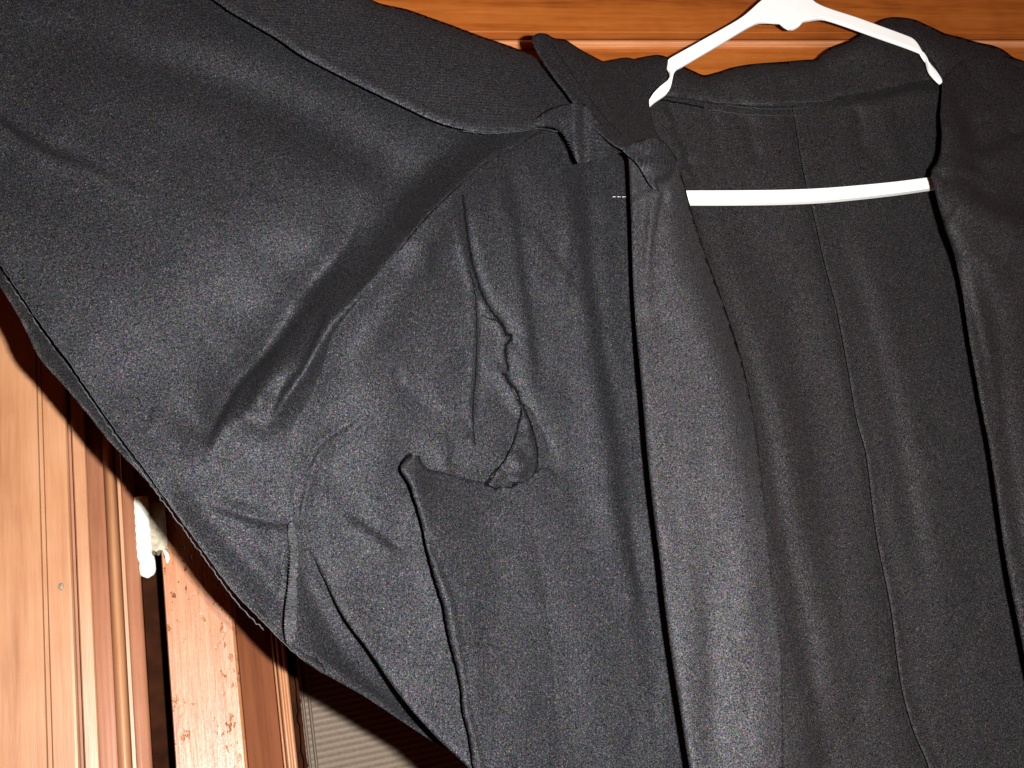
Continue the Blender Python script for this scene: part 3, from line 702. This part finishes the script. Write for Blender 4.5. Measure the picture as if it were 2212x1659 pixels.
# right collar fall
rc_ol = [(1880, 62), (1898, 47), (1925, 38), (1975, 43), (2010, 57), (2042, 72), (2075, 80), (2108, 90), (2145, 98), (2168, 108), (2190, 124), (2212, 132), (2300, 190), (2340, 260), (2200, 290), (2110, 240), (2060, 210), (2036, 178), (2026, 150), (2005, 120), (1960, 95)]
rcn = wrink(70, .003, 70.0)
def H_rc(X, Y):
    d, s, t = poly_dist(X, Y, np.array(rc_ol[:12])); return .048 + rcn(X, Y) - .012 * np.exp(-(d / 18) ** 1.3) + .014 * np.clip((X - 2030) / 250, 0, 1) * np.clip((Y - 120) / 120, 0, 1) - .012 * np.clip((2036 - X) / 60, 0, 1)
cloth('collar', rc_ol, H_rc, jk, M_in, grid=7, ang=.3, label='right half of the collar, shadowed')

# ---- left lapel: long band over the shoulder
lap_low = [(250, -150), (470, 5), (500, 26), (545, 52), (600, 84), (640, 112), (690, 140), (737, 164), (800, 196), (870, 229), (905, 246), (950, 265), (1000, 279), (1040, 285), (1070, 286), (1100, 284), (1130, 281), (1160, 276)]
lap_ol = lap_low + [(1168, 262), (1200, 244), (1250, 236), (1262, 215), (1230, 190), (1190, 140), (1160, 122), (1104, 100), (1037, 77), (970, 52), (925, 36), (880, 20), (804, 0), (600, -130)]
lapn = wrink(60, .0012, 80.0)
L0 = tps([(430, -30, .137), (737, 164, .141), (950, 262, .136), (1160, 276, .120), (1260, 230, .095), (1160, 124, .085), (970, 52, .100), (804, 0, .112), (730, -30, .120), (950, 150, .123)])
def H_lap(X, Y):
    d, s, t = poly_dist(X, Y, np.array(lap_low)); d2, _, _ = poly_dist(X, Y, np.array(lap_ol[23:]))
    base = S0(X, Y)
    return np.maximum(L0(X, Y), 0) + lapn(X, Y) - .0020 * np.exp(-d / 7) - .010 * np.exp(-(d2 / 10) ** 1.3) + .0012 * np.exp(-((d - 14) / 5) ** 2)
cloth('lapel', lap_ol, H_lap, jk, M_lap, grid=6, ang=.10, sharp=(0, 17, 31), fray=.2, label='wide left lapel lying over the sleeve')
# gorge piece under the collar
g_ol = [(1120, 282), (1160, 277), (1182, 275), (1198, 278), (1212, 287), (1224, 301), (1234, 318), (1241, 338), (1248, 354), (1262, 351), (1290, 344), (1322, 333), (1352, 322), (1310, 280), (1262, 225), (1225, 225), (1180, 240), (1150, 262)]
gn = wrink(30, .0012, 84.0)
def H_g(X, Y):
    d, s, t = poly_dist(X, Y, np.array(g_ol[1:9]))
    return np.interp(X, [1120, 1160, 1240, 1350], [.112, .118, .142, .116]) + gn(X, Y) - .004 * np.exp(-d / 5) - .006 * np.exp(-((X - 1262) / 10) ** 2) + .0015 * np.sin(X / 9) * np.clip((Y - 270) / 40, 0, 1)
cloth('lapel_facing', g_ol, H_g, jk, M_lap, grid=5, ang=.12, sharp=(0, 8), fray=.3, label='short end of the lapel turned under the collar')
overlock([(1222, 283), (1236, 312), (1249, 346)], [(1212, 283), (1227, 312), (1244, 346)], H_g, 26, .0002)
seam_line('hem_edge', [(1000, 283), (1060, 288), (1120, 284), (1165, 278), (1205, 284)], lambda X, Y: np.where(X < 1150, H_lap(X, Y), H_g(X, Y)), .0006, .0003, M_stitch)
# small dark tuck
seam_line('tuck', [(1168, 262), (1185, 250), (1205, 241), (1244, 233)], H_lap, .0004, .0006, M_thread, .3)

# ---- lower lapel fold over the facing
k_ol = [(1338, 318), (1375, 308), (1410, 296), (1433, 306), (1447, 322), (1463, 345), (1458, 358), (1448, 368), (1434, 380), (1418, 388), (1420, 400), (1427, 413), (1418, 412), (1403, 396), (1388, 372), (1376, 352), (1362, 340)]
kn = wrink(28, .0014, 90.0)
def H_k(X, Y):
    return .132 + kn(X, Y) - .016 * np.clip((X - 1400) / 60, 0, 1) ** 2 * (Y < 700) + .003 * np.exp(-((Y - 355) / 14) ** 2) - .010 * np.clip((1345 - X) / 20, 0, 1)
cloth('lapel_facing', k_ol, H_k, jk, M_lap, grid=5, ang=1.2, sharp=(0, 6, 11), label='small folded lapel corner beside the neckline')

# ---- left collar
c_ol = [(1150, 82), (1157, 74), (1168, 71), (1180, 73), (1197, 82), (1220, 85), (1235, 94), (1248, 103), (1277, 119), (1304, 132), (1318, 130), (1335, 126), (1354, 124), (1374, 128), (1390, 123), (1410, 119), (1428, 119), (1444, 128), (1440, 150), (1425, 180), (1405, 205), (1403, 226), (1408, 255), (1418, 285), (1432, 308), (1410, 300), (1385, 302), (1365, 312), (1347, 324), (1325, 312), (1300, 292), (1275, 268), (1245, 232), (1220, 198), (1195, 165), (1170, 128), (1158, 108)]
ce = [(1157, 76), (1158, 108), (1170, 128), (1195, 165), (1220, 198), (1245, 232), (1275, 268), (1300, 292), (1325, 312), (1347, 324)]
K0 = tps([(1160, 76, .104), (1195, 165, .118), (1245, 232, .124), (1345, 322, .142), (1304, 134, .086), (1430, 122, .060), (1445, 150, .058), (1403, 226, .080), (1432, 308, .104), (1370, 260, .104), (1290, 190, .104)])
kcn = wrink(45, .0022, 95.0); kc1 = fold([(1176, 95), (1195, 132), (1225, 172), (1262, 220), (1290, 255), (1330, 298)], 3.2, -.0022, 'vee', amps=[.3, 1, 1, 1, 1, .6])
def H_c(X, Y):
    d, s, t = poly_dist(X, Y, np.array(ce)); d2, _, _ = poly_dist(X, Y, np.array(c_ol[2:17]))
    return K0(X, Y) + kcn(X, Y) + kc1(X, Y) - .0030 * np.exp(-d / 4) - .008 * np.exp(-(d2 / 10) ** 1.3) * (X > 1175)
cloth('collar', c_ol, H_c, jk, M_fab, grid=5, ang=.9, sharp=(17, 24, 28), fray=.15, label='left half of the collar with its pointed tip standing up')
seam_line('topstitch', [(1192, 92), (1212, 126), (1240, 165), (1275, 213), (1303, 250), (1343, 292)], H_c, .0003, .0003, M_thread, .3)
